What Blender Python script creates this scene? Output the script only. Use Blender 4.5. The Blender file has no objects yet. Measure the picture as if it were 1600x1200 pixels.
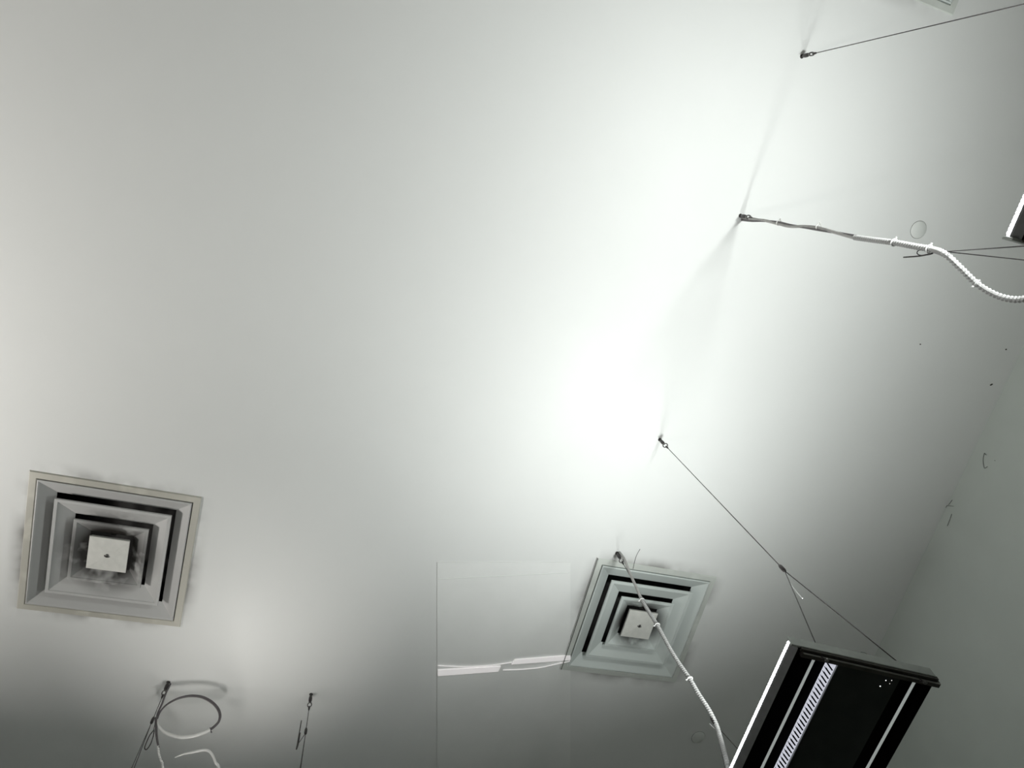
import bpy, bmesh, math, random
from mathutils import Vector, Matrix

random.seed(7)
scene = bpy.context.scene
col = scene.collection

# ------------------------------------------------------------------ camera
EYE = Vector((0.0, 0.0, 1.5))          # eye height above the floor
RISE = 2.6                              # ceiling height above the eye
FPX = 1090.1                            # focal length in pixels of a 1600 px wide frame
# rows: image right, image down, view direction; columns: world Y, world X, world Z
CM = ((-0.2636258, 0.9501058, -0.1667344),
      (0.9290382, 0.2035623, -0.3089507),
      (0.2595950, 0.2363500, 0.9363488))
right = Vector((CM[0][1], CM[0][0], CM[0][2]))
down = Vector((CM[1][1], CM[1][0], CM[1][2]))
fwd = Vector((CM[2][1], CM[2][0], CM[2][2]))
cam_data = bpy.data.cameras.new('camera')
cam_data.sensor_width = 36.0
cam_data.lens = FPX / 1600.0 * 36.0
cam_data.clip_start = 0.05
cam = bpy.data.objects.new('camera', cam_data)
col.objects.link(cam)
cam.matrix_world = Matrix(((right.x, -down.x, -fwd.x, EYE.x),
                           (right.y, -down.y, -fwd.y, EYE.y),
                           (right.z, -down.z, -fwd.z, EYE.z),
                           (0, 0, 0, 1)))
scene.camera = cam

# ------------------------------------------------------------------ world, exposure
world = bpy.data.worlds.new('world')
scene.world = world
world.use_nodes = True
world.node_tree.nodes['Background'].inputs[0].default_value = (0.5, 0.52, 0.5, 1)
world.node_tree.nodes['Background'].inputs[1].default_value = 0.1
vs = scene.view_settings
vs.view_transform = 'Standard'
vs.look = 'None'
vs.gamma = 1.0
vs.use_curve_mapping = False
vs.exposure = 0.0

# uplight power of each lamp (watts), set where the lamps hang
# each entry: power, world direction the uplight is aimed in, beam spread in degrees
UPLIGHT = dict(lower=(10.3, (-0.321, -0.383, 1.0), 140.0), upper=(16.0, (-0.51, 0.224, 1.0), 174.0),
               rear=(0.87, (-0.05, -0.207, 1.0), 60.0), side=(64.0, (0.455, -1.25, 1.0), 136.5))  # side: unseen lamp added to brighten the left
COOL = (0.963, 1.0, 0.975)
WARM = (1.0, 0.965, 0.92)

# ------------------------------------------------------------------ helpers
def ray(px, py):
    d = right * (px - 800.0) + down * (py - 600.0) + fwd * FPX
    return d / d.z

def at(px, py, t=1.0):
    """point on the ray of a photo pixel, t * RISE above the eye (t = 1 is the ceiling)"""
    return EYE + ray(px, py) * (RISE * t)

def plumb(hook, px, py):
    """point on a pixel's ray that lies closest to the plumb line under a hook"""
    c = ray(px, py)
    h = hook - EYE
    t = (c.x * h.x + c.y * h.y) / (c.x * c.x + c.y * c.y) / RISE
    return at(px, py, t)

def link(name, bm, material, parent=None, smooth=False):
    me = bpy.data.meshes.new(name)
    bm.normal_update()
    bm.to_mesh(me)
    bm.free()
    if smooth:
        for p in me.polygons:
            p.use_smooth = True
    o = bpy.data.objects.new(name, me)
    if material:
        me.materials.append(material)
    col.objects.link(o)
    if parent:
        o.parent = parent
    return o

def thing(name, label, cat, loc=(0, 0, 0), group=None):
    o = bpy.data.objects.new(name, None)
    o.empty_display_size = 0.05
    o.location = loc
    col.objects.link(o)
    tag(o, label, cat, group)
    return o

def tag(o, label, cat, group=None):
    o['label'] = label
    o['category'] = cat
    if group:
        o['group'] = group

def copy_tree(o, parent=None):
    c = o.copy()
    col.objects.link(c)
    c.parent = parent
    for ch in list(o.children):
        copy_tree(ch, c)
    return c

def box(bm, x0, x1, y0, y1, z0, z1):
    v = [bm.verts.new((x, y, z)) for z in (z0, z1) for y in (y0, y1) for x in (x0, x1)]
    for f in ((0, 2, 3, 1), (4, 5, 7, 6), (0, 1, 5, 4), (2, 6, 7, 3), (0, 4, 6, 2), (1, 3, 7, 5)):
        bm.faces.new([v[i] for i in f])
    return v

def bevel(bm, w, seg=2):
    bmesh.ops.bevel(bm, geom=bm.edges[:], offset=w, segments=seg, affect='EDGES', profile=0.6)

def square_loft(bm, rows, cap_first=False, cap_last=False):
    """rows of (half size, z): a square profile swept through nested squares"""
    rings = []
    for a, z in rows:
        rings.append([bm.verts.new(p) for p in ((-a, -a, z), (a, -a, z), (a, a, z), (-a, a, z))])
    for r0, r1 in zip(rings, rings[1:]):
        for i in range(4):
            j = (i + 1) % 4
            bm.faces.new((r0[i], r0[j], r1[j], r1[i]))
    if cap_first:
        bm.faces.new(rings[0][::-1])
    if cap_last:
        bm.faces.new(rings[-1])

def smooth_path(pts, n):
    """Catmull-Rom through the points"""
    pts = [Vector(p) for p in pts]
    if len(pts) == 2:
        return [pts[0].lerp(pts[1], i / n) for i in range(n + 1)]
    P = [pts[0] * 2 - pts[1]] + pts + [pts[-1] * 2 - pts[-2]]
    out = []
    for i in range(1, len(P) - 2):
        a, b, c, d = P[i - 1], P[i], P[i + 1], P[i + 2]
        for k in range(n):
            t = k / n
            out.append(0.5 * ((2 * b) + (c - a) * t + (2 * a - 5 * b + 4 * c - d) * t * t
                              + (3 * b - a - 3 * c + d) * t ** 3))
    out.append(pts[-1])
    return out

def resample(path, step):
    out = [path[0].copy()]
    acc = 0.0
    for a, b in zip(path, path[1:]):
        L = (b - a).length
        if L < 1e-9:
            continue
        s = step - acc
        while s <= L:
            out.append(a.lerp(b, s / L))
            s += step
        acc = L - (s - step)
    if (path[-1] - out[-1]).length > step * 0.3:
        out.append(path[-1].copy())
    return out

def tube(bm, path, r, sides=8, ribs=None, cap=True):
    """round tube along a path; ribs = list of radius factors repeated along the rings"""
    path = [Vector(p) for p in path]
    tan = []
    for i in range(len(path)):
        a = path[max(i - 1, 0)]
        b = path[min(i + 1, len(path) - 1)]
        tan.append((b - a).normalized())
    n = tan[0].orthogonal().normalized()
    rings = []
    for i, p in enumerate(path):
        n = (n - tan[i] * n.dot(tan[i])).normalized()
        m = tan[i].cross(n)
        rr = r(i / max(1, len(path) - 1)) if callable(r) else r
        if ribs:
            rr *= ribs[i % len(ribs)]
        rings.append([bm.verts.new(p + (n * math.cos(2 * math.pi * k / sides)
                                        + m * math.sin(2 * math.pi * k / sides)) * rr)
                      for k in range(sides)])
    for a, b in zip(rings, rings[1:]):
        for k in range(sides):
            j = (k + 1) % sides
            bm.faces.new((a[k], a[j], b[j], b[k]))
    if cap:
        bm.faces.new(rings[0][::-1])
        bm.faces.new(rings[-1])

def ring_torus(bm, c, axis, R, r, n=16, sides=6, sx=1.0):
    axis = Vector(axis).normalized()
    a = axis.orthogonal().normalized()
    b = axis.cross(a)
    rings = []
    for i in range(n):
        w = 2 * math.pi * i / n
        d = a * math.cos(w) * sx + b * math.sin(w)
        dn = d.normalized()
        rings.append([bm.verts.new(Vector(c) + d * R + (dn * math.cos(2 * math.pi * k / sides)
                      + axis * math.sin(2 * math.pi * k / sides)) * r) for k in range(sides)])
    for i in range(n):
        p, q = rings[i], rings[(i + 1) % n]
        for k in range(sides):
            j = (k + 1) % sides
            bm.faces.new((p[k], p[j], q[j], q[k]))

def lathe(bm, rows, n=20, c=(0, 0, 0), ex=(1, 0, 0), ey=(0, 1, 0), ez=(0, 0, 1)):
    """rows of (radius, height) turned round ez"""
    c, ex, ey, ez = Vector(c), Vector(ex), Vector(ey), Vector(ez)
    prev = None
    for r, z in rows:
        if r < 1e-6:
            cur = [bm.verts.new(c + ez * z)]
        else:
            cur = [bm.verts.new(c + ez * z + (ex * math.cos(2 * math.pi * k / n)
                   + ey * math.sin(2 * math.pi * k / n)) * r) for k in range(n)]
        if prev:
            for k in range(n):
                j = (k + 1) % n
                if len(prev) == 1 and len(cur) > 1:
                    bm.faces.new((prev[0], cur[j], cur[k]))
                elif len(cur) == 1 and len(prev) > 1:
                    bm.faces.new((prev[k], prev[j], cur[0]))
                elif len(cur) > 1:
                    bm.faces.new((prev[k], prev[j], cur[j], cur[k]))
        prev = cur

# ------------------------------------------------------------------ materials
def new_mat(name):
    m = bpy.data.materials.new(name)
    m.use_nodes = True
    return m, m.node_tree, m.node_tree.nodes['Principled BSDF']

def mat(name, c, rough=0.5, metal=0.0, scale=30.0, vary=0.08, bump=0.0, spec=0.5):
    m, nt, b = new_mat(name)
    tc = nt.nodes.new('ShaderNodeTexCoord')
    nz = nt.nodes.new('ShaderNodeTexNoise')
    nz.inputs['Scale'].default_value = scale
    nz.inputs['Detail'].default_value = 5
    nt.links.new(tc.outputs['Object'], nz.inputs['Vector'])
    rp = nt.nodes.new('ShaderNodeValToRGB')
    rp.color_ramp.elements[0].position = 0.3
    rp.color_ramp.elements[1].position = 0.7
    rp.color_ramp.elements[0].color = (*[max(0, x * (1 - vary)) for x in c], 1)
    rp.color_ramp.elements[1].color = (*[min(1, x * (1 + vary)) for x in c], 1)
    nt.links.new(nz.outputs['Fac'], rp.inputs['Fac'])
    nt.links.new(rp.outputs['Color'], b.inputs['Base Color'])
    b.inputs['Roughness'].default_value = rough
    b.inputs['Metallic'].default_value = metal
    b.inputs['Specular IOR Level'].default_value = spec
    if bump:
        bp = nt.nodes.new('ShaderNodeBump')
        bp.inputs['Strength'].default_value = bump
        bp.inputs['Distance'].default_value = 0.002
        nt.links.new(nz.outputs['Fac'], bp.inputs['Height'])
        nt.links.new(bp.outputs['Normal'], b.inputs['Normal'])
    return m

def glow(name, c, strength, base=(0.8, 0.8, 0.8)):
    m, nt, b = new_mat(name)
    tc = nt.nodes.new('ShaderNodeTexCoord')
    nz = nt.nodes.new('ShaderNodeTexNoise')
    nz.inputs['Scale'].default_value = 60
    nt.links.new(tc.outputs['Object'], nz.inputs['Vector'])
    mr = nt.nodes.new('ShaderNodeMapRange')
    mr.inputs['To Min'].default_value = strength * 0.9
    mr.inputs['To Max'].default_value = strength * 1.1
    nt.links.new(nz.outputs['Fac'], mr.inputs['Value'])
    nt.links.new(mr.outputs['Result'], b.inputs['Emission Strength'])
    b.inputs['Base Color'].default_value = (*base, 1)
    b.inputs['Emission Color'].default_value = (*c, 1)
    return m

def math_node(nt, op, a, b=None, clamp=False):
    n = nt.nodes.new('ShaderNodeMath')
    n.operation = op
    n.use_clamp = clamp
    for i, v in enumerate((a, b)):
        if v is None:
            continue
        if isinstance(v, (int, float)):
            n.inputs[i].default_value = v
        else:
            nt.links.new(v, n.inputs[i])
    return n.outputs[0]

D_HALF = 0.30
DIFF = [Vector((-0.714, 1.727, 4.1)), Vector((1.553, 1.722, 4.1)), Vector((1.605, -1.338, 4.1))]

def paint_ceiling():
    """matt off-white paint, soot streaks blown out round the three air diffusers"""
    m, nt, b = new_mat('ceiling_paint')
    geo = nt.nodes.new('ShaderNodeNewGeometry')
    nz = nt.nodes.new('ShaderNodeTexNoise')
    nz.inputs['Scale'].default_value = 5.5
    nz.inputs['Detail'].default_value = 3
    nt.links.new(geo.outputs['Position'], nz.inputs['Vector'])
    fine = nt.nodes.new('ShaderNodeTexNoise')
    fine.inputs['Scale'].default_value = 220
    nt.links.new(geo.outputs['Position'], fine.inputs['Vector'])
    soot = None
    for c, k in zip(DIFF, (1.0, 0.9, 0.6)):
        sub = nt.nodes.new('ShaderNodeVectorMath')
        sub.operation = 'SUBTRACT'
        nt.links.new(geo.outputs['Position'], sub.inputs[0])
        sub.inputs[1].default_value = c
        ab = nt.nodes.new('ShaderNodeVectorMath')
        ab.operation = 'ABSOLUTE'
        nt.links.new(sub.outputs[0], ab.inputs[0])
        sp = nt.nodes.new('ShaderNodeSeparateXYZ')
        nt.links.new(ab.outputs[0], sp.inputs[0])
        mx = math_node(nt, 'MAXIMUM', sp.outputs[0], sp.outputs[1])
        mn = math_node(nt, 'MINIMUM', sp.outputs[0], sp.outputs[1])
        d = math_node(nt, 'SUBTRACT', mx, D_HALF)
        near = math_node(nt, 'SUBTRACT', 1.0, math_node(nt, 'DIVIDE', d, 0.06), True)
        near = math_node(nt, 'POWER', near, 1.6)
        # streaks sit at the middle of a side, not at its corners
        mid = math_node(nt, 'SUBTRACT', 1.0, math_node(nt, 'DIVIDE', mn, 0.30), True)
        s = math_node(nt, 'MULTIPLY', near, math_node(nt, 'POWER', mid, 0.5))
        s = math_node(nt, 'MULTIPLY', s, k)
        soot = s if soot is None else math_node(nt, 'ADD', soot, s, True)
    blot = nt.nodes.new('ShaderNodeMapRange')
    blot.inputs['From Min'].default_value = 0.38
    blot.inputs['From Max'].default_value = 0.62
    nt.links.new(nz.outputs['Fac'], blot.inputs['Value'])
    soot = math_node(nt, 'MULTIPLY', soot, blot.outputs['Result'], True)
    soot = math_node(nt, 'MULTIPLY', soot, 0.8)
    base = nt.nodes.new('ShaderNodeMix')
    base.data_type = 'RGBA'
    base.inputs[6].default_value = (0.777, 0.788, 0.775, 1)
    base.inputs[7].default_value = (0.800, 0.810, 0.798, 1)
    nt.links.new(nz.outputs['Fac'], base.inputs[0])
    mix = nt.nodes.new('ShaderNodeMix')
    mix.data_type = 'RGBA'
    nt.links.new(soot, mix.inputs[0])
    nt.links.new(base.outputs[2], mix.inputs[6])
    mix.inputs[7].default_value = (0.10, 0.09, 0.08, 1)
    nt.links.new(mix.outputs[2], b.inputs['Base Color'])
    b.inputs['Roughness'].default_value = 0.75
    b.inputs['Specular IOR Level'].default_value = 0.2
    bp = nt.nodes.new('ShaderNodeBump')
    bp.inputs['Strength'].default_value = 0.05
    bp.inputs['Distance'].default_value = 0.001
    nt.links.new(fine.outputs['Fac'], bp.inputs['Height'])
    nt.links.new(bp.outputs['Normal'], b.inputs['Normal'])
    return m

def diffuser_paint(name, c, soot_amount, r_in, r_out, seed):
    """enamel with soot caked round the middle of the diffuser"""
    m, nt, b = new_mat(name)
    tc = nt.nodes.new('ShaderNodeTexCoord')
    off = nt.nodes.new('ShaderNodeVectorMath')
    off.operation = 'ADD'
    off.inputs[1].default_value = (seed, seed * 1.7, 0)
    nt.links.new(tc.outputs['Object'], off.inputs[0])
    nz = nt.nodes.new('ShaderNodeTexNoise')
    nz.inputs['Scale'].default_value = 9.0
    nz.inputs['Detail'].default_value = 3
    nt.links.new(off.outputs[0], nz.inputs['Vector'])
    ln = nt.nodes.new('ShaderNodeVectorMath')
    ln.operation = 'LENGTH'
    nt.links.new(tc.outputs['Object'], ln.inputs[0])
    mr = nt.nodes.new('ShaderNodeMapRange')
    mr.inputs['From Min'].default_value = r_out
    mr.inputs['From Max'].default_value = r_in
    nt.links.new(ln.outputs['Value'], mr.inputs['Value'])
    bl = nt.nodes.new('ShaderNodeMapRange')
    bl.inputs['From Min'].default_value = 0.33
    bl.inputs['From Max'].default_value = 0.47
    nt.links.new(nz.outputs['Fac'], bl.inputs['Value'])
    s = math_node(nt, 'MULTIPLY', mr.outputs['Result'], bl.outputs['Result'], True)
    s = math_node(nt, 'MULTIPLY', s, soot_amount, True)
    mix = nt.nodes.new('ShaderNodeMix')
    mix.data_type = 'RGBA'
    nt.links.new(s, mix.inputs[0])
    mix.inputs[6].default_value = (*c, 1)
    mix.inputs[7].default_value = (0.02, 0.017, 0.015, 1)
    nt.links.new(mix.outputs[2], b.inputs['Base Color'])
    b.inputs['Roughness'].default_value = 0.45
    return m

M_CEIL = paint_ceiling()
M_WALL = mat('wall_paint', (0.58, 0.62, 0.585), 0.8, 0, 6, 0.02, 0.05, 0.2)
M_FLOOR = mat('floor_vinyl', (0.48, 0.47, 0.45), 0.6, 0, 4, 0.1)
M_FRAME_WARM = diffuser_paint('cream_enamel', (0.60, 0.585, 0.52), 0.25, 0.26, 0.45, 3.1)
M_CONE_WARM = diffuser_paint('sooty_grey_enamel', (0.52, 0.522, 0.515), 1.0, 0.10, 0.20, 1.3)
M_FRAME_COOL = diffuser_paint('pale_green_enamel', (0.66, 0.69, 0.65), 0.2, 0.26, 0.45, 6.2)
M_CONE_COOL = diffuser_paint('pale_grey_green_enamel', (0.64, 0.69, 0.67), 1.0, 0.085, 0.15, 4.4)
M_PLATE = mat('plate_enamel', (0.72, 0.72, 0.68), 0.45, 0, 40, 0.05)
M_NECK = mat('duct_black', (0.035, 0.033, 0.032), 0.8, 0, 10, 0.2)
M_STEEL = mat('dark_steel', (0.06, 0.055, 0.055), 0.35, 0.8, 60, 0.2)
M_RING = mat('ring_steel', (0.16, 0.155, 0.15), 0.35, 0.85, 60, 0.2)
M_WIRE = mat('wire_rope', (0.07, 0.065, 0.065), 0.45, 0.7, 200, 0.3)
M_TAIL = mat('bare_wire_end', (0.75, 0.76, 0.76), 0.3, 0.6, 200, 0.1)
M_CABLE = mat('grey_cable', (0.36, 0.35, 0.34), 0.5, 0, 50, 0.15)
M_CABLE_D = mat('dark_cable', (0.10, 0.09, 0.095), 0.5, 0, 50, 0.15)
M_CONDUIT = mat('white_conduit', (0.38, 0.38, 0.375), 0.4, 0, 30, 0.05)
M_SLEEVE = mat('white_sleeving', (0.72, 0.72, 0.70), 0.35, 0, 30, 0.05)
M_TIE = mat('white_nylon', (0.7, 0.7, 0.69), 0.4, 0, 30, 0.04)
M_TIE_G = mat('grey_nylon', (0.5, 0.5, 0.48), 0.4, 0, 30, 0.04)
M_BLACK = mat('lamp_black', (0.004, 0.004, 0.004), 0.9, 0, 20, 0.3, 0, 0.0)
M_GLASS = mat('smoked_panel', (0.010, 0.012, 0.011), 0.5, 0, 14, 0.4, 0, 0.25)
M_ALU = mat('grey_anodised', (0.19, 0.195, 0.20), 0.5, 0.3, 40, 0.1)
M_ENDG = mat('end_cap_grey', (0.30, 0.32, 0.30), 0.5, 0.2, 40, 0.08)
M_BAR = mat('bar_bronze', (0.035, 0.032, 0.026), 0.45, 0.4, 40, 0.25)
M_BARLINE = mat('bar_edge', (0.22, 0.22, 0.20), 0.4, 0.4, 40, 0.15)
M_ROD = glow('rod_glow', (0.93, 1.0, 0.97), 0.23, (0.6, 0.62, 0.61))  # pale grey with a faint emission
M_LED = glow('led_strip_light', (0.93, 0.97, 1.0), 14.0)
M_LOUVRE = glow('louvre_light', (0.86, 0.88, 1.0), 0.62, (0.6, 0.6, 0.65))
M_LOUVRE_DIM = glow('louvre_fade_glow', (0.86, 0.9, 1.0), 0.10, (0.45, 0.46, 0.48))  # dimmer copy of the louvre glow, paints its fade to dark
M_LENS = glow('frosted_lens', (0.95, 1.0, 0.97), 1.0)
M_DOT = glow('bright_dot_glow', (1.0, 1.0, 1.0), 1.6)
M_PANEL = mat('panel_paint', (0.84, 0.85, 0.835), 0.7, 0, 8, 0.015, 0, 0.2)
M_STRIP_GLOW = glow('pale_strip_glow', (1.0, 0.95, 0.95), 0.32, (0.85, 0.83, 0.83))  # glow added to make the pale strips brighter than paint
M_COVER = mat('cover_paint', (0.76, 0.78, 0.755), 0.6, 0, 20, 0.02)
M_GROOVE = mat('dark_groove', (0.08, 0.08, 0.075), 0.8, 0, 50, 0.4)  # dark ring round the cover discs
M_WEB = mat('web_dust', (0.05, 0.05, 0.045), 0.9, 0, 80, 0.4)

# ------------------------------------------------------------------ the room
X0, X1, Y0, Y1, HC = -5.5, 2.886, -4.8, 4.8, 4.1
HOLE = 0.285
bm = bmesh.new()
xs = sorted({X0, X1} | {round(c.x + s * HOLE, 4) for c in DIFF for s in (-1, 1)})
ys = sorted({Y0, Y1} | {round(c.y + s * HOLE, 4) for c in DIFF for s in (-1, 1)})
grid = {(i, j): bm.verts.new((x, y, HC)) for i, x in enumerate(xs) for j, y in enumerate(ys)}
for i in range(len(xs) - 1):
    for j in range(len(ys) - 1):
        mx, my = (xs[i] + xs[i + 1]) / 2, (ys[j] + ys[j + 1]) / 2
        if any(abs(mx - c.x) < HOLE and abs(my - c.y) < HOLE for c in DIFF):
            continue
        bm.faces.new((grid[i, j], grid[i, j + 1], grid[i + 1, j + 1], grid[i + 1, j]))
o = link('ceiling', bm, M_CEIL)
o['kind'] = 'structure'
for nm, b_ in (('wall_right', (X1, X1 + 0.1, Y0, Y1, 0, HC)), ('wall_left', (X0 - 0.1, X0, Y0, Y1, 0, HC)),
               ('wall_front', (X0, X1, Y0 - 0.1, Y0, 0, HC)), ('wall_back', (X0, X1, Y1, Y1 + 0.1, 0, HC)),
               ('floor', (X0, X1, Y0, Y1, -0.1, 0))):
    bm = bmesh.new()
    box(bm, *b_)
    o = link(nm, bm, M_FLOOR if nm == 'floor' else M_WALL)
    o['kind'] = 'structure'

# ------------------------------------------------------------------ air diffusers
def diffuser(c, label, frame_m, cone_m):
    t = thing('ceiling_diffuser', label, 'air vent', c, 'square ceiling air diffusers')
    bm = bmesh.new()                                  # flat flange lying on the ceiling
    square_loft(bm, [(0.2725, 0.012), (0.2725, -0.004), (0.275, -0.007), (0.297, -0.006), (0.300, -0.001), (0.300, 0.0)])
    link('frame', bm, frame_m, t)
    bm = bmesh.new()                                  # duct behind the cones
    square_loft(bm, [(0.2725, 0.012), (0.262, 0.03), (0.262, 0.16)], cap_last=True)
    link('duct_neck', bm, M_NECK, t)
    bm = bmesh.new()                                  # outer flare, sheet 2 mm thick
    square_loft(bm, [(0.2695, 0.004), (0.2695, -0.0085), (0.266, -0.010), (0.262, -0.008), (0.2115, 0.027),
                     (0.213, 0.029), (0.2645, 0.004)])
    link('outer_flare', bm, cone_m, t)
    for a, lip, top_a, zt in ((0.205, -0.013, 0.1385, 0.019), (0.132, -0.015, 0.0765, 0.014)):
        bm = bmesh.new()
        square_loft(bm, [(a, lip + 0.008), (a, lip + 0.001), (a - 0.001, lip), (a - 0.0115, lip), (a - 0.013, lip + 0.0025),
                         (top_a, zt), (top_a + 0.001, zt + 0.0015), (a - 0.003, lip + 0.008)])
        link('cone', bm, cone_m, t)
    bm = bmesh.new()                                  # middle plate: a very shallow pyramid with a turned-up rim
    square_loft(bm, [(0.066, 0.004), (0.0715, -0.012), (0.0705, -0.0155), (0.030, -0.0190), (0.009, -0.0205)], cap_first=True, cap_last=True)
    pl = link('centre_plate', bm, M_PLATE, t)
    bm = bmesh.new()
    lathe(bm, [(0.0, -0.0230), (0.004, -0.0230), (0.0065, -0.0210), (0.0065, -0.0185)], 14)
    link('screw', bm, M_RING, pl, True)
    bm = bmesh.new()
    pts = [(0.010 * math.cos(a), 0.008 * math.sin(a), -0.0212) for a in [0.4 + 0.35 * k for k in range(9)]]
    tube(bm, pts, 0.0014, 6)
    link('lock_spring', bm, M_STEEL, pl, True)
    for s in (-1, 1):                                 # hanger straps up in the duct
        bm = bmesh.new()
        box(bm, -0.010, 0.010, s * 0.066 - 0.0015, s * 0.066 + 0.0015, 0.020, 0.10)
        link('hanger_strap', bm, M_RING, t)
    return t

d1 = diffuser(DIFF[0], 'sooty cream square ceiling diffuser with dirty centre near the coiled cable', M_FRAME_WARM, M_CONE_WARM)
d2 = diffuser(DIFF[1], 'pale grey-green square ceiling diffuser with a ribbed conduit hanging across it', M_FRAME_COOL, M_CONE_COOL)
d3 = diffuser(DIFF[2], 'square ceiling diffuser cut off by the picture edge near a lone wire', M_FRAME_COOL, M_CONE_COOL)
# thin dark strip drawn along one flange edge for its gap line
bm = bmesh.new()
a, b_ = at(934, 872, 0.997) - DIFF[1], at(877, 1046, 0.994) - DIFF[1]
tube(bm, smooth_path([a, a.lerp(b_, 0.5) + Vector((0.002, 0, 0)), b_], 6), 0.0016, 6)
o = link('gap_line_strip', bm, M_NECK, d2, True)
o['label'] = 'thin black strip for the gap line'

# ------------------------------------------------------------------ pendant lamps
L, W = 0.60, 0.3466
def make_lamp():
    """lying along +Y from its origin end; x across, z = 0 is the underside"""
    t = bpy.data.objects.new('pendant_lamp', None)
    t.empty_display_size = 0.1
    col.objects.link(t)
    hw = W / 2
    bm = bmesh.new()                                  # black tray open at the bottom
    box(bm, -hw, hw, 0.004, L - 0.004, 0.022, 0.026)
    box(bm, -hw, -hw + 0.004, 0.004, L - 0.004, 0.0, 0.022)
    box(bm, hw - 0.004, hw, 0.004, L - 0.004, 0.0, 0.022)
    link('housing', bm, M_BLACK, t)
    bm = bmesh.new()                                  # frosted lens of the uplight
    box(bm, -0.05, 0.05, 0.10, L - 0.10, 0.0262, 0.036)
    bevel(bm, 0.003)
    link('uplight_lens', bm, M_LENS, t)
    for y in (-0.002, L - 0.004):
        bm = bmesh.new()
        box(bm, -hw - 0.017, hw, y, y + 0.006, 0.003, 0.031)
        bevel(bm, 0.001, 1)
        link('end_cap', bm, M_ENDG, t)
    bm = bmesh.new()                                  # bevelled side rail
    prof = [(-hw, 0.0), (-hw - 0.013, 0.012), (-hw - 0.015, 0.016), (-hw - 0.010, 0.018), (-hw, 0.018)]
    r0 = [bm.verts.new((x, 0.004, z)) for x, z in prof]
    r1 = [bm.verts.new((x, L - 0.004, z)) for x, z in prof]
    for i in range(5):
        j = (i + 1) % 5
        bm.faces.new((r0[i], r0[j], r1[j], r1[i]))
    bm.faces.new(r0[::-1]); bm.faces.new(r1)
    link('side_rail', bm, M_ALU, t)
    bm = bmesh.new()                                  # led strip on top of the rail, a row of chips
    box(bm, -hw - 0.013, -hw - 0.002, 0.006, L - 0.006, 0.0185, 0.027)
    n = 72
    for k in range(n):
        y = 0.008 + (L - 0.016) * (k + 0.5) / n
        box(bm, -hw - 0.0155, -hw - 0.0125, y - 0.0028, y + 0.0028, 0.0165, 0.026)
    link('led_strip', bm, M_LED, t)
    for y, s in ((0.0, 1), (L, -1)):                  # cross bars with a paler edge line
        bm = bmesh.new()
        box(bm, -hw + 0.006, hw + 0.004, min(y + s * 0.000, y + s * 0.008), max(y + s * 0.000, y + s * 0.008), -0.004, 0.006)
        box(bm, -hw + 0.010, hw + 0.010, min(y + s * 0.008, y + s * 0.020), max(y + s * 0.008, y + s * 0.020), -0.009, 0.004)
        bar = link('cross_bar', bm, M_BAR, t)
        bm = bmesh.new()
        box(bm, -hw + 0.012, hw + 0.009, y + s * 0.0085 - 0.0010, y + s * 0.0085 + 0.0010, -0.0098, -0.006)
        link('edge_line', bm, M_BARLINE, bar)
        for x in (-0.115, 0.132):
            bm = bmesh.new()
            lathe(bm, [(0.0, -0.014), (0.003, -0.0138), (0.005, -0.012), (0.0055, -0.008)], 12, (x + 0.012, y + s * 0.012, 0))
            link('screw', bm, M_RING, bar, True)
            bm = bmesh.new()
            lathe(bm, [(0.0, -0.013), (0.0035, -0.013), (0.004, -0.011), (0.004, 0.0)], 10, (x, y + s * 0.010, 0))
            link('wire_clip', bm, M_STEEL, bar, True)
    for x in (-0.128, 0.1255):
        bm = bmesh.new()
        tube(bm, [(x, 0.0195, -0.003), (x, L - 0.0195, -0.003)], 0.0032, 8)
        link('pale_rod', bm, M_ROD, t, True)  # pale rods, given a faint emission
    bm = bmesh.new()                                  # lit louvre: a trough wall facing the far side
    y0, y1 = 0.026, L - 0.026
    pr = [(-0.0885, 0.003), (-0.071, 0.000), (-0.068, 0.002), (-0.068, 0.012), (-0.0885, 0.012)]
    r0 = [bm.verts.new((x, y0, z)) for x, z in pr]
    r1 = [bm.verts.new((x, y1, z)) for x, z in pr]
    for i in range(5):
        j = (i + 1) % 5
        bm.faces.new((r0[i], r0[j], r1[j], r1[i]))
    bm.faces.new(r0[::-1]); bm.faces.new(r1)
    lv = link('lit_louvre', bm, M_LOUVRE, t)
    bm = bmesh.new()                                  # its shoulder; dim emission paints the light fading as it curves away
    pr = [(-0.0675, 0.0015), (-0.0615, 0.005), (-0.0585, 0.009), (-0.0585, 0.012), (-0.0675, 0.012)]
    r0 = [bm.verts.new((x, y0, z)) for x, z in pr]
    r1 = [bm.verts.new((x, y1, z)) for x, z in pr]
    for i in range(5):
        j = (i + 1) % 5
        bm.faces.new((r0[i], r0[j], r1[j], r1[i]))
    bm.faces.new(r0[::-1]); bm.faces.new(r1)
    link('shoulder', bm, M_LOUVRE_DIM, lv)
    bm = bmesh.new()
    box(bm, -0.0105, 0.0105, -0.0017, 0.0017, -0.0018, 0.008)
    fin0 = link('fin', bm, M_BLACK, lv)
    pitch = 0.0128
    nf = int((y1 - y0 - 0.014) / pitch)
    for k in range(nf + 1):
        f = fin0 if k == 0 else fin0.copy()
        if k:
            col.objects.link(f)
            f.parent = lv
        f.location = (-0.0805, y0 + 0.010 + k * pitch, 0.0)
        f.rotation_euler = (0, 0, math.radians(41))
    bm = bmesh.new()                                  # smoked middle panel
    box(bm, -0.058, 0.098, 0.02, L - 0.02, 0.006, 0.010)
    pn = link('centre_panel', bm, M_GLASS, t)
    bm = bmesh.new()
    lathe(bm, [(0.0, -0.0008), (0.0010, -0.0006), (0.0014, 0.0004)], 8)
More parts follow.
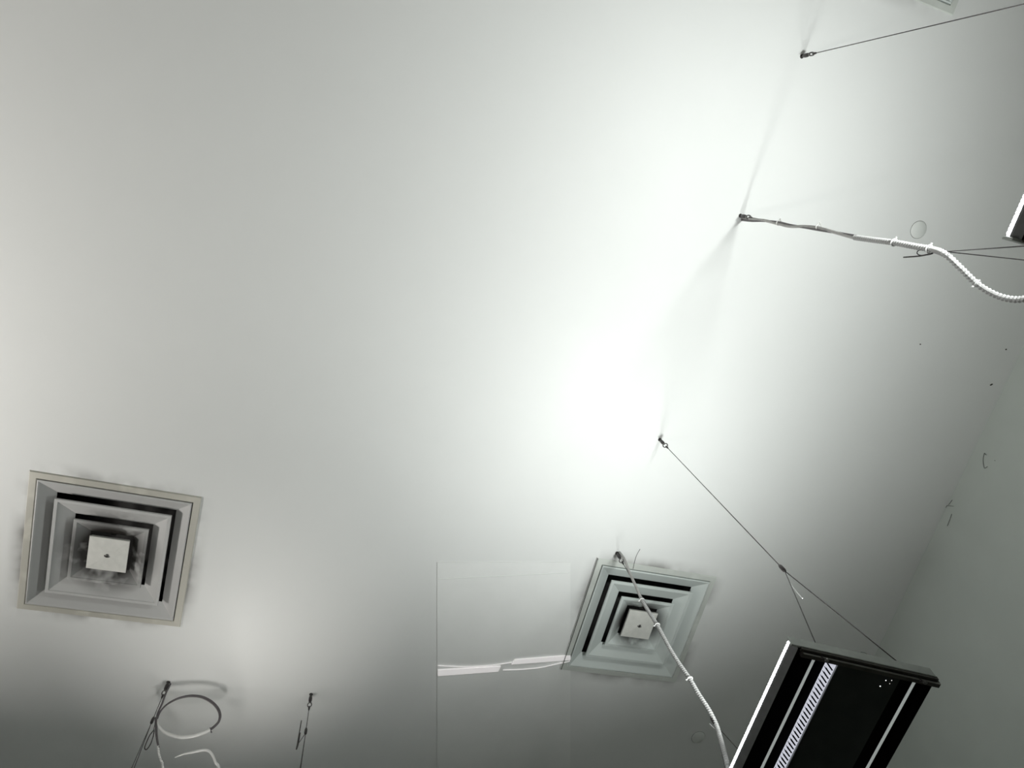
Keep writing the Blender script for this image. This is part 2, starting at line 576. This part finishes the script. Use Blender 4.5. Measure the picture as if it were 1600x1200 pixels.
    dot0 = link('bright_dot', bm, M_DOT, pn)  # tiny bright dots, given an emission
    for k, (x, y, s) in enumerate(((0.0603, 0.0623, 1.2), (0.0664, 0.0425, 1.0), (0.0795, 0.0389, 0.7), (0.0791, 0.0491, 0.6))):
        f = dot0 if k == 0 else dot0.copy()
        if k:
            col.objects.link(f)
            f.parent = pn
        f.location = (x, y, 0.0058)
        f.scale = (s, s, s)
    return t

def uplight(lamp, spec, colour, size=(0.08, 0.24)):
    """the lamp's own light: a short reflector on top of the housing, turned to its aim"""
    power, aim, spread = spec
    ld = bpy.data.lights.new('uplight', 'AREA')
    ld.shape = 'RECTANGLE'
    ld.size, ld.size_y = size
    ld.energy = power
    ld.color = colour
    ld.spread = math.radians(spread)
    lo = bpy.data.objects.new('uplight', ld)
    col.objects.link(lo)
    lo.parent = lamp
    mw = lamp.matrix_world
    pos = mw @ Vector((0, L / 2, 0.09))
    lo.matrix_basis = mw.inverted() @ Matrix.LocRotScale(pos, Vector(aim).to_track_quat('-Z', 'Y'), None)
    return lo

def place(lamp, origin, roll, yaw, pitch):
    lamp.rotation_mode = 'YXZ'
    lamp.location = origin
    lamp.rotation_euler = (math.radians(pitch), math.radians(roll), math.radians(yaw))

low = make_lamp()
up = copy_tree(low)
rear = copy_tree(low)
far = copy_tree(low)
place(low, (1.3378, 0.8271, 2.7136), 11.18, -2.59, 3.89)
tag(low, 'black pendant lamp in full end view with louvred strip and forked wire', 'pendant lamp', 'hanging strip lamps')
place(up, (1.386, -0.772, 2.69), 7.0, -1.0, 0.0)
tag(up, 'black pendant lamp showing only a corner with bright edge at the picture border', 'pendant lamp', 'hanging strip lamps')
place(rear, (0.17, 2.306, 2.72), 0.0, 90.0, 0.0)
tag(rear, 'pendant lamp turned crosswise below the coiled cable', 'pendant lamp', 'hanging strip lamps')
place(far, (-2.7, 1.71, 2.68), 0.0, 0.0, 0.0)  # added lamp out of view, fills the left of the ceiling with light
tag(far, 'added unseen pendant lamp brightening the left of the ceiling', 'pendant lamp', 'hanging strip lamps')
bpy.context.view_layer.update()
uplight(low, UPLIGHT['lower'], COOL)
uplight(up, UPLIGHT['upper'], COOL)
uplight(rear, UPLIGHT['rear'], WARM, (0.08, 0.32))
uplight(far, UPLIGHT['side'], WARM, (0.3, 0.5))
bpy.context.view_layer.update()

# ------------------------------------------------------------------ suspension wires
H1, H2, H3 = at(1253, 88), at(1157, 337), at(1031, 687)
H4, H5, H6 = at(964, 864), at(263, 1066), at(486, 1085)

def suspension(hook, label, drop, forks, tail=None, coil=None):
    """hook, barrel, ring, ferrule, wire, gripper and forked legs; drop = gripper below the ceiling"""
    t = thing('suspension_wire', label, 'wire', hook, 'wires holding the hanging lamps')
    bm = bmesh.new()
    lathe(bm, [(0.0, -0.006), (0.004, -0.0055), (0.0065, -0.003), (0.008, 0.0)], 14)
    link('ceiling_cup', bm, M_STEEL, t, True)
    bm = bmesh.new()
    lathe(bm, [(0.0, 0.0), (0.0035, -0.001), (0.0045, -0.008), (0.0065, -0.014), (0.0075, -0.024), (0.0072, -0.038),
               (0.005, -0.046), (0.003, -0.050), (0.0, -0.051)], 12)
    link('barrel', bm, M_STEEL, t, True)
    bm = bmesh.new()
    ring_torus(bm, (0, 0, -0.062), (0.55, 0.65, 0.5), 0.0095, 0.0024, 16, 6)
    link('ring', bm, M_RING, t, True)
    bm = bmesh.new()
    lathe(bm, [(0.0, -0.071), (0.004, -0.073), (0.0042, -0.083), (0.0028, -0.092), (0.0012, -0.096), (0.0, -0.097)], 10)
    link('ferrule', bm, M_STEEL, t, True)
    bm = bmesh.new()
    tube(bm, [(0, 0, -0.094), (0, 0, -drop)], 0.0015, 6)
    link('wire', bm, M_WIRE, t, True)
    bm = bmesh.new()
    lathe(bm, [(0.0, -drop + 0.022), (0.0035, -drop + 0.019), (0.0058, -drop + 0.010), (0.0058, -drop - 0.008),
               (0.004, -drop - 0.014), (0.0, -drop - 0.015)], 10)
    link('gripper', bm, M_STEEL, t, True)
    for k, e in enumerate(forks):
        bm = bmesh.new()
        tube(bm, [(0, 0, -drop - 0.012), Vector(e) - hook], 0.0014, 6)
        link('fork_wire', bm, M_WIRE, t, True)
    if tail:
        bm = bmesh.new()
        tube(bm, smooth_path([Vector(p) - hook for p in tail], 6), 0.0013, 6)
        link('wire_tail', bm, M_TAIL if coil is None else M_WIRE, t, True)
    if coil:
        bm = bmesh.new()
        tube(bm, smooth_path([Vector(p) - hook for p in coil], 6), 0.0021, 6)
        link('wire_coil', bm, M_WIRE, t, True)
    return t

def on(lamp, x, y, z=-0.009):
    return lamp.matrix_world @ Vector((x, y, z))

ya, yb = 0.010, L - 0.010
suspension(H1, 'long dark wire running past the diffuser at the picture edge', 1.06, [on(up, -0.115, ya), on(up, 0.132, ya)])
suspension(H2, 'dark wire bound to the sagging grey cable and white conduit', 1.055, [on(up, -0.115, yb), on(up, 0.132, yb)],
           tail=[plumb(H2, 1463, 391), plumb(H2, 1455, 397), plumb(H2, 1440, 399), plumb(H2, 1433, 396), plumb(H2, 1436, 391),
                 plumb(H2, 1448, 391)],
           coil=[plumb(H2, 1457, 396), plumb(H2, 1437, 400), plumb(H2, 1412, 402)])
suspension(H3, 'straight thin wire forking above the louvred black lamp', 0.985, [on(low, -0.115, ya), on(low, 0.132, ya)],
           tail=[plumb(H3, 1229, 896), plumb(H3, 1233, 907), plumb(H3, 1241, 920), plumb(H3, 1254, 935)])
suspension(H4, 'dark wire beside the ribbed conduit that crosses the pale diffuser', 0.985, [on(low, -0.115, yb), on(low, 0.132, yb)],
           tail=[plumb(H4, 1117, 1139), plumb(H4, 1114, 1136), plumb(H4, 1109, 1131)])
suspension(H5, 'dark wire with narrow loop next to the round coiled cable', 0.213, [on(rear, -0.115, yb), on(rear, 0.132, yb)],
           tail=[plumb(H5, 243, 1128), plumb(H5, 241, 1136), plumb(H5, 240, 1142)],
           coil=[plumb(H5, 241, 1140), plumb(H5, 234, 1149), plumb(H5, 228, 1162), plumb(H5, 226, 1169), plumb(H5, 229, 1171),
                 plumb(H5, 235, 1163), plumb(H5, 239, 1152), plumb(H5, 241, 1142)])
suspension(H6, 'dark wire with a doubled-back tail hanging alone', 0.211, [on(rear, -0.115, ya), on(rear, 0.132, ya)],
           tail=[plumb(H6, 477, 1146), plumb(H6, 471, 1155), plumb(H6, 466, 1162)],
           coil=[plumb(H6, 471, 1126), plumb(H6, 468, 1143), plumb(H6, 465, 1160), plumb(H6, 463, 1171), plumb(H6, 466, 1163),
                 plumb(H6, 469, 1145)])

# ------------------------------------------------------------------ conduits and cables
def cable_part(name, pts, r, m, parent, n=10):
    bm = bmesh.new()
    tube(bm, smooth_path([Vector(p) - Vector(parent.location) for p in pts], n), r, 8)
    return link(name, bm, m, parent, True)

def conduit_part(name, pts, r, m, parent, step=0.0046):
    bm = bmesh.new()
    path = resample(smooth_path([Vector(p) - Vector(parent.location) for p in pts], 24), step)
    tube(bm, path, r, 10, ribs=[1.0, 0.70])
    return link(name, bm, m, parent)

def tie(p, axis, parent, r=0.0105, m=None, ear=(0, 0, 1)):
    bm = bmesh.new()
    p = Vector(p) - Vector(parent.location)
    axis = Vector(axis).normalized()
    r *= 0.86
    ring_torus(bm, p, axis, r, 0.0017, 14, 6)
    e = Vector(ear)
    e = (e - axis * e.dot(axis)).normalized()
    tube(bm, [p + e * r, p + e * (r + 0.006)], 0.0024, 6)
    return link('cable_tie', bm, m or M_TIE, parent, True)

def bundle(a, hook, t_off):
    return [plumb(hook, *p) + Vector(t_off) for p in a]

# conduit to the corner lamp
c2 = thing('flexible_conduit', 'grey cable turning into white ribbed conduit that sags towards the corner lamp', 'conduit', H2)
up_pts = [(1160, 338), (1176, 341), (1196, 343), (1217, 348), (1235, 352), (1258, 352), (1279, 354), (1305, 361), (1338, 370)]
P2 = [H2 + Vector((0.010, 0.006, -0.004))] + [plumb(H2, *p) + Vector((0, 0.004, 0)) for p in up_pts[1:]]
cable_part('cable', P2, 0.0052, M_CABLE, c2)
P2b = [H2 + Vector((0.010, 0.014, -0.004))] + [plumb(H2, *p) + Vector((0, 0.004 + 0.006 * math.cos(i * 1.3), 0.004 * math.sin(i * 1.3)))
                                                for i, p in enumerate(up_pts[1:])]
cable_part('cable', P2b, 0.0042, M_CABLE_D, c2)
rib = [plumb(H2, *p) for p in ((1336, 371), (1365, 375), (1397, 379), (1430, 385), (1458, 390))]
z_end = on(up, 0.02, L - 0.09, 0.03)
rib += [at(1478, 398, 0.585), at(1500, 418, 0.575), at(1525, 442, 0.565), at(1548, 457, 0.553), at(1572, 466, 0.540), at(1600, 467, 0.525),
        at(1640, 452, 0.505), z_end]
conduit_part('ribbed_sleeve', rib, 0.0086, M_CONDUIT, c2)
for (p, q, m_) in (((1217, 348), (1235, 352), M_TIE_G), ((1279, 354), (1305, 361), M_TIE_G)):
    tie(plumb(H2, *p), plumb(H2, *q) - plumb(H2, *p), c2, 0.0105, m_, (0, -1, 0))
for (p, q) in (((1397, 379), (1430, 385)), ((1452, 389), (1465, 391))):
    tie(plumb(H2, *p), plumb(H2, *q) - plumb(H2, *p), c2, 0.0115, M_TIE, (0, -1, 0.3))
tie(at(1526, 443, 0.565), at(1548, 457, 0.553) - at(1525, 442, 0.565), c2, 0.0112, M_TIE, (-1, 1, 0))

# conduit to the louvred lamp
c4 = thing('flexible_conduit', 'white ribbed conduit hanging across the pale diffuser down to the louvred lamp', 'conduit', H4)
P4 = [H4 + Vector((0.010, -0.006, -0.004)), plumb(H4, 975, 873), plumb(H4, 982, 890), plumb(H4, 988, 904), plumb(H4, 996, 922), plumb(H4, 1003, 938)]
cable_part('cable', P4, 0.0058, M_CABLE, c4)
s4 = [plumb(H4, *p) for p in ((1001, 934), (1012, 953), (1027, 977), (1045, 1010), (1060, 1035), (1078, 1061), (1092, 1085), (1107, 1108), (1119, 1132))]
ep = on(low, -0.05, L - 0.12, 0.03)
last = s4[-1]
s4 += [at(1126, 1155, 0.592), at(1133, 1180, 0.565), at(1141, 1210, 0.54), at(1160, 1260, 0.51), ep]
conduit_part('ribbed_sleeve', s4, 0.0078, M_CONDUIT, c4)
for (p, q) in (((1003, 938), (1012, 953)), ((1027, 977), (1045, 1010)), ((1078, 1061), (1092, 1085))):
    tie(plumb(H4, *p), plumb(H4, *q) - plumb(H4, *p), c4, 0.0112, M_TIE, (-1, 0.4, 0))
tie(plumb(H4, 973, 874), plumb(H4, 980, 887) - plumb(H4, 973, 874), c4, 0.0075, M_TIE_G, (1, -0.6, 0))
cable_part('loose_thread', [plumb(H4, 989, 889), at(992, 876, 0.93), at(995, 867, 0.93), at(1000, 858, 0.935)], 0.0011, M_WIRE, c4)

# coiled cable
c5 = thing('power_cable', 'dark cable coiled in one round loop with a white lower half', 'cable', H5)
def k5(px, py, dt=0.0):
    tt = 0.985 - (py - 1070) / 130.0 * 0.115
    return at(px, py, tt + dt)
drop5 = [H5 + Vector((0.010, 0.004, -0.004)), k5(259, 1084), k5(253, 1100), k5(247, 1113), k5(245, 1123)]
cable_part('cable', drop5, 0.0036, M_CABLE_D, c5)
A = [k5(246, 1123), k5(250, 1113), k5(257, 1104), k5(268, 1096), k5(282, 1090), k5(299, 1087), k5(316, 1089),
     k5(330, 1096), k5(340, 1106), k5(344, 1117), k5(342, 1127), k5(335, 1135), k5(327, 1141)]
cable_part('cable', A, lambda u: 0.0026 + 0.0024 * min(1, u * 2), M_CABLE_D, c5)
A2 = [p + Vector((-0.003, 0.0065, 0.002)) for p in A]
cable_part('cable', A2, 0.0030, M_CABLE, c5)
Bp = [k5(329, 1140), k5(318, 1145), k5(303, 1150), k5(286, 1152), k5(269, 1149), k5(256, 1143), k5(248, 1134), k5(245, 1124)]
cable_part('white_sleeve', Bp, lambda u: 0.0072 if u < 0.6 else 0.0072 - 0.011 * (u - 0.6), M_SLEEVE, c5)
tie(k5(329, 1140), k5(318, 1145) - k5(329, 1140), c5, 0.0085, M_CABLE_D, (1, 0, 0))
cable_part('cable_end', [k5(244, 1121), k5(244, 1136), k5(245, 1152), k5(248, 1169)], lambda u: 0.0056 - 0.002 * u, M_CABLE_D, c5)
e5 = on(rear, 0.05, L - 0.1, 0.03)
k = k5(254, 1198)
conduit_part('ribbed_sleeve', [k5(247, 1166), k5(248, 1176), k5(251, 1187), k, k.lerp(e5, 0.12) + Vector((0.03, 0.02, 0)), k.lerp(e5, 0.6), e5], 0.0050, M_SLEEVE, c5)

c6 = thing('power_cable', 'pale cable built for a faint ghost arch beside the coiled cable', 'cable', at(275, 1183, 0.87))  # faint ghost arch, built as a slack pale cable
e6 = on(rear, -0.05, L - 0.25, 0.028)
k = k5(342, 1203)
cable_part('cable', [k5(273, 1184), k5(285, 1179), k5(303, 1175), k5(318, 1172), k5(327, 1174), k5(333, 1182), k5(337, 1192), k,
                     k.lerp(e6, 0.15) + Vector((0.03, 0.02, 0)), k.lerp(e6, 0.6), e6], lambda u: 0.0018 + 0.0036 * min(1, u * 4), M_SLEEVE, c6)

# ------------------------------------------------------------------ ceiling fittings
bm = bmesh.new()                                      # pale rectangle built as a thin panel
q = [at(*p) for p in ((683, 878), (891, 878), (891, 1216), (683, 1216))]
cen = sum(q, Vector()) / 4
lo = [bm.verts.new(p - cen + Vector((0, 0, -0.0025))) for p in q]
hi = [bm.verts.new(p - cen + Vector((0, 0, -0.0004))) for p in q]
bm.faces.new(lo); bm.faces.new(hi[::-1])
for i in range(4):
    j = (i + 1) % 4
    bm.faces.new((hi[i], hi[j], lo[j], lo[i]))
panel = link('pale_panel', bm, M_PANEL)
panel.location = cen
tag(panel, 'pale rectangle built as a thin panel on the ceiling beside the pale diffuser', 'panel')
cable0 = at(684, 905, 0.999) - cen
bm = bmesh.new()
tube(bm, [at(684, 905, 0.9988) - cen, at(890, 895, 0.9988) - cen], 0.0016, 6)
link('panel_seam', bm, M_COVER, panel)

def glow_strip(label, quad, curve):  # pale strips brightened by an added glow, not a known lamp
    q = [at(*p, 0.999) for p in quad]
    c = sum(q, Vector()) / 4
    t = thing('glow_strip', label, 'glowing strip', c, 'pale strips with added glow on the panel')
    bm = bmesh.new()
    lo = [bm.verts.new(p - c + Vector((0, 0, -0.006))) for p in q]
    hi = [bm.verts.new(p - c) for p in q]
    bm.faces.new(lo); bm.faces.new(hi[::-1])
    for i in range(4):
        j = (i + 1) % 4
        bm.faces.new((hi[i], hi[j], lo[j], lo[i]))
    link('glow_bar', bm, M_STRIP_GLOW, t)
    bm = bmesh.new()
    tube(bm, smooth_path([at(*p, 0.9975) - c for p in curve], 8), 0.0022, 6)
    link('thin_glow_line', bm, M_STRIP_GLOW, t, True)
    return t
glow_strip('slim pale strip with added glow on the ceiling panel, away from the diffuser', ((684, 1046), (782, 1040), (778, 1048), (684, 1055)),
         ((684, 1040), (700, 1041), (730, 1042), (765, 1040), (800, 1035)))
glow_strip('slim pale strip with added glow on the ceiling panel, against the pale diffuser', ((804, 1030), (891, 1023), (891, 1030), (799, 1037)),
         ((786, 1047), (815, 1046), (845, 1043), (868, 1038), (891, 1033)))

def cover(px, py, label, r=0.036):
    t = thing('cover_plate', label, 'cover plate', at(px, py), 'round covers on the ceiling')
    bm = bmesh.new()
    lathe(bm, [(0.0, -0.0035), (r - 0.003, -0.0035), (r - 0.001, -0.002), (r - 0.0008, 0.0)], 36)
    link('disc', bm, M_COVER, t, True)
    bm = bmesh.new()
    lathe(bm, [(r - 0.0008, -0.0006), (r + 0.0004, -0.0006), (r + 0.0005, 0.0)], 36)
    link('gap_ring', bm, M_GROOVE, t)
    return t
cover(1435, 359, 'small round ceiling cover close to the sagging conduit')
cover(1091, 1152, 'small round ceiling cover close to the conduit above the louvred lamp')

# dirt and cobwebs
def strand(bm, pts, z=None, r=0.0012):
    tube(bm, smooth_path(pts, 5), r, 5)

def wall_at(px, py):
    d = ray(px, py)
    return EYE + d * ((X1 - 0.002) / d.x)

def web(label, strokes, fn, group='cobweb threads in the corner'):
    pts0 = fn(*strokes[0][0])
    bm = bmesh.new()
    for s in strokes:
        tube(bm, smooth_path([fn(*p) - pts0 for p in s], 5), 0.0010, 5)
    o = link('cobweb', bm, M_WEB, None, True)
    o.location = pts0
    tag(o, label, 'cobweb', group)

web('tangled dark cobweb in the joint of ceiling and wall', [[(1477, 787), (1480, 790), (1490, 791)], [(1480, 790), (1475, 796)], [(1482, 789), (1488, 781)],
                                        [(1487, 803), (1484, 812), (1480, 822)]], wall_at)
web('bent dark cobweb thread on the wall', [[(1538, 708), (1536, 718), (1538, 731), (1543, 729)], [(1538, 708), (1541, 711)], [(1554, 719), (1555, 720)]], wall_at)
web('short dark thread on the ceiling above the louvred lamp', [[(1345, 1019), (1351, 1020), (1357, 1024)]], lambda a, b: at(a, b, 0.999))

def speck(px, py, r, label, sx=1.0):
    bm = bmesh.new()
    lathe(bm, [(0.0, -r * 0.5), (r * 0.7, -r * 0.35), (r, 0.0)], 10)
    for v in bm.verts:
        v.co.x *= sx
        v.co.x += 0.25 * r * math.sin(v.co.y * 900)
    o = link('dirt_speck', bm, M_WEB, None, True)
    o.location = at(px, py, 1.0)
    o.rotation_euler = (0, 0, -0.7)
    tag(o, label, 'speck', 'dirt specks on the ceiling')
speck(1438, 538, 0.0035, 'tiny dark speck standing alone on the ceiling')
speck(1572, 546, 0.004, 'tiny faint speck on the ceiling close to the wall joint')
speck(1549, 601, 0.0045, 'larger dark smudge on the ceiling close to the wall joint', 1.8)
